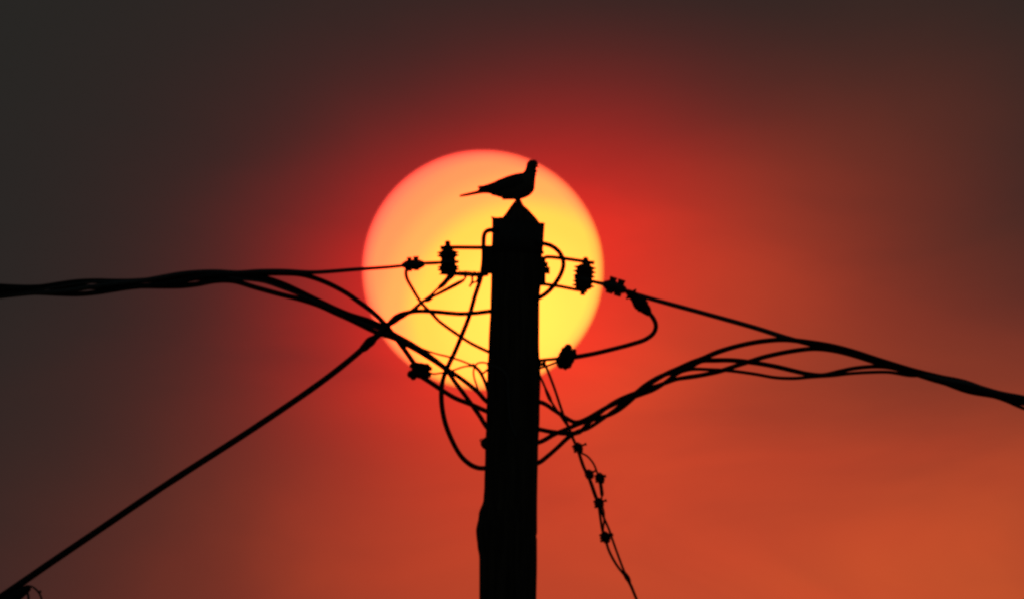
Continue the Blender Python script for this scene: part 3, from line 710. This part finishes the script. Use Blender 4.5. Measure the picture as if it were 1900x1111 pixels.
neck = yslices([(296.6, 986.5, 990.5, 2.0), (297.6, 983.6, 993.2, 4.8), (299.2, 981.2, 995.3, 6.6), (301.5, 979.2, 996.8, 8.0), (304, 978.2, 997.4, 8.6), (306.5, 977.6, 997.0, 8.6), (309, 977.2, 996.0, 8.4), (312, 976.6, 994.4, 8.2), (315, 975.4, 993.6, 8.4), (316.6, 974.5, 995.2, 8.7), (318.4, 973.0, 996.4, 9), (320, 971.4, 994.4, 9.5), (322, 969.5, 993.2, 10.5), (325, 967.0, 994.0, 12), (327.5, 965.5, 992.9, 13.5), (332, 964, 992.4, 15), (340, 964, 992, 16), (350, 966, 990.5, 15)])
thighs = [MB().tube([P(956, 362, dd), P(957.5, 368.5, dd), P(959, 372.0, dd * .9)], [6.5 * S, 4.4 * S, 2.0 * S], 10) for dd in (-.018, .018)]
remesh([trunk, neck] + thighs, 1.25 * S, 3).build("body", M_FEATHER, dove)

def wing(side):
    # folded wing: overlapping feather blades laid along the flank, tip beyond the rump
    rows = [(978, 331, 346, 14.5), (970, 325.5, 355, 20.5), (958, 324.0, 359, 22.8), (944, 328, 360, 23), (930, 333.5, 359.5, 21), (916, 338.2, 357, 17), (905, 342, 354.5, 13), (896, 344.6, 353.4, 10), (889.5, 345.0, 351.6, 8.5), (886.4, 346.2, 348.2, 8.0)]
    seg = 16; rings = []
    for x, t, b, w in rows:
        c = P(x, (t + b) / 2); hh = (b - t) / 2 * S
        ring = []
        for j in range(seg):
            a = 2 * math.pi * j / seg
            ring.append(c + up * math.cos(a) * hh + YAX * side * (w - 2.2 + 2.4 * math.sin(a) - abs(math.cos(a)) ** 2 * w * 0.35) * S)
        rings.append(ring)
    m = MB(); m.rings(rings); return m
for side in (-1, 1):
    w_ = wing(side).build("wing", M_FLIGHT, dove)
    for k in range(5):      # long flight feathers stacked towards the tip
        m = MB(); x0 = 935 - k * 3; y0 = 347 + k * 1.6
        tipx, tipy = 888.5 + k * 5.5, 348.4 + k * 1.15
        pts = [(x0, y0), ((x0 * 2 + tipx) / 3, (y0 * 2 + tipy) / 3 + .4), ((x0 + 2 * tipx) / 3, (y0 + 2 * tipy) / 3), (tipx, tipy)]
        rings = []
        for i, (xx, yy) in enumerate(pts):
            hw = (3.0, 3.2, 2.6, 0.7)[i] * S; cc = P(xx, yy, side * ((21.0, 19, 13, 8.5)[i] - k * .5) * S)
            rings.append([cc + up * hw * math.cos(a) + YAX * .7 * S * math.sin(a) for a in [2 * math.pi * q / 8 for q in range(8)]])
        m.rings(rings).build("flight_feather", M_FLIGHT, w_)
# tail feathers, a narrow fan of flat blades
for k in range(6):
    o_ = (k - 2.5) / 2.5; m = MB(); rings = []
    L = 0.0 if abs(o_) < .5 else (2.5 if abs(o_) < .9 else 6)
    for x, y, hh, wd in ((906, 354, 2.6, 3.0), (888, 356.6, 2.2, 3.0), (872, 360.0, 1.75, 3.4), (860 + L * .6, 362.5 - L * .1, 1.4, 3.4), (854.5 + L, 363.4 - L * .2, .9, 2.4), (852.6 + L, 363.9 - L * .2, .35, 1.0)):
        q = (906 - x) / 54
        cc = P(x, y + .35 * abs(o_), o_ * (4.5 + 7 * q) * S)
        rings.append([cc + up * (hh + 1.25) * S * math.cos(a) + YAX * wd * S * math.sin(a) for a in [2 * math.pi * j / 10 for j in range(10)]])
    m.rings(rings).build("tail_feather", M_FLIGHT, dove)
# beak, eyes
m = MB(); m.tube([P(993.5, 308.0), P(996.5, 308.9), P(998.6, 310.0), P(999.9, 311.6)], [3.0 * S, 1.9 * S, 1.1 * S, .3 * S], 10); m.build("beak", M_HORN, dove)
for side in (-1, 1):
    cc = P(990.5, 304.5, side * 8.1 * S)
    MB().lathe(cc - YAX * 1.2 * S, YAX, [(0, .4 * S), (.4 * S, 1.0 * S), (1.2 * S, 1.35 * S), (2.0 * S, 1.0 * S), (2.4 * S, .4 * S)], 12).build("eye", M_EYE, dove)
# ruffled throat and belly feathers
for (x, y, dx, dy, L) in ((992.5, 316.5, 1, .35, 5.5), (991.5, 323.5, 1, .55, 4.2), (934, 367.5, -.25, 1, 4.0), (926, 364, -.5, .8, 3.2), (915, 361, -.7, .7, 3.4)):
    for dd in (-3, 0, 3):
        m = MB(); a = P(x, y, dd * S); b = P(x + dx * L * (1 - abs(dd) * .08), y + dy * L * (1 - abs(dd) * .08), dd * 1.3 * S)
        m.tube([a, a.lerp(b, .6), b], [1.9 * S, 1.4 * S, .25 * S], 7); m.build("ruffled_feather", M_FEATHER, dove)
# legs and toes gripping the tip
for side in (-1, 1):
    dd = side * 6 * S
    m = MB(); m.tube([P(959, 369.5, dd * 1.2), P(959.6, 371.6, dd), P(961, 374.6, dd * .75)], [1.9 * S, 1.5 * S, 1.6 * S], 10)
    leg = m.build("leg", M_LEG, dove)
    root = P(961.2, 374.6, dd * .75)
    for ax_, ay_, dz_, L in ((4.6, 3.4, side * 1.0, 1), (4.2, 4.6, side * 4.0, 1), (3.6, 2.6, -side * 2.0, 1), (-4.4, 3.6, side * 1.0, 1)):
        e = P(961.2 + ax_, 374.6 + ay_, dd * .75 + dz_ * S); mid = root.lerp(e, .5) + up * .9 * S
        t_ = MB(); t_.tube([root, mid, e, e - up * 1.0 * S + right * (.4 if ax_ > 0 else -.4) * S], [1.25 * S, 1.05 * S, .8 * S, .2 * S], 8); t_.build("toe", M_LEG, leg)
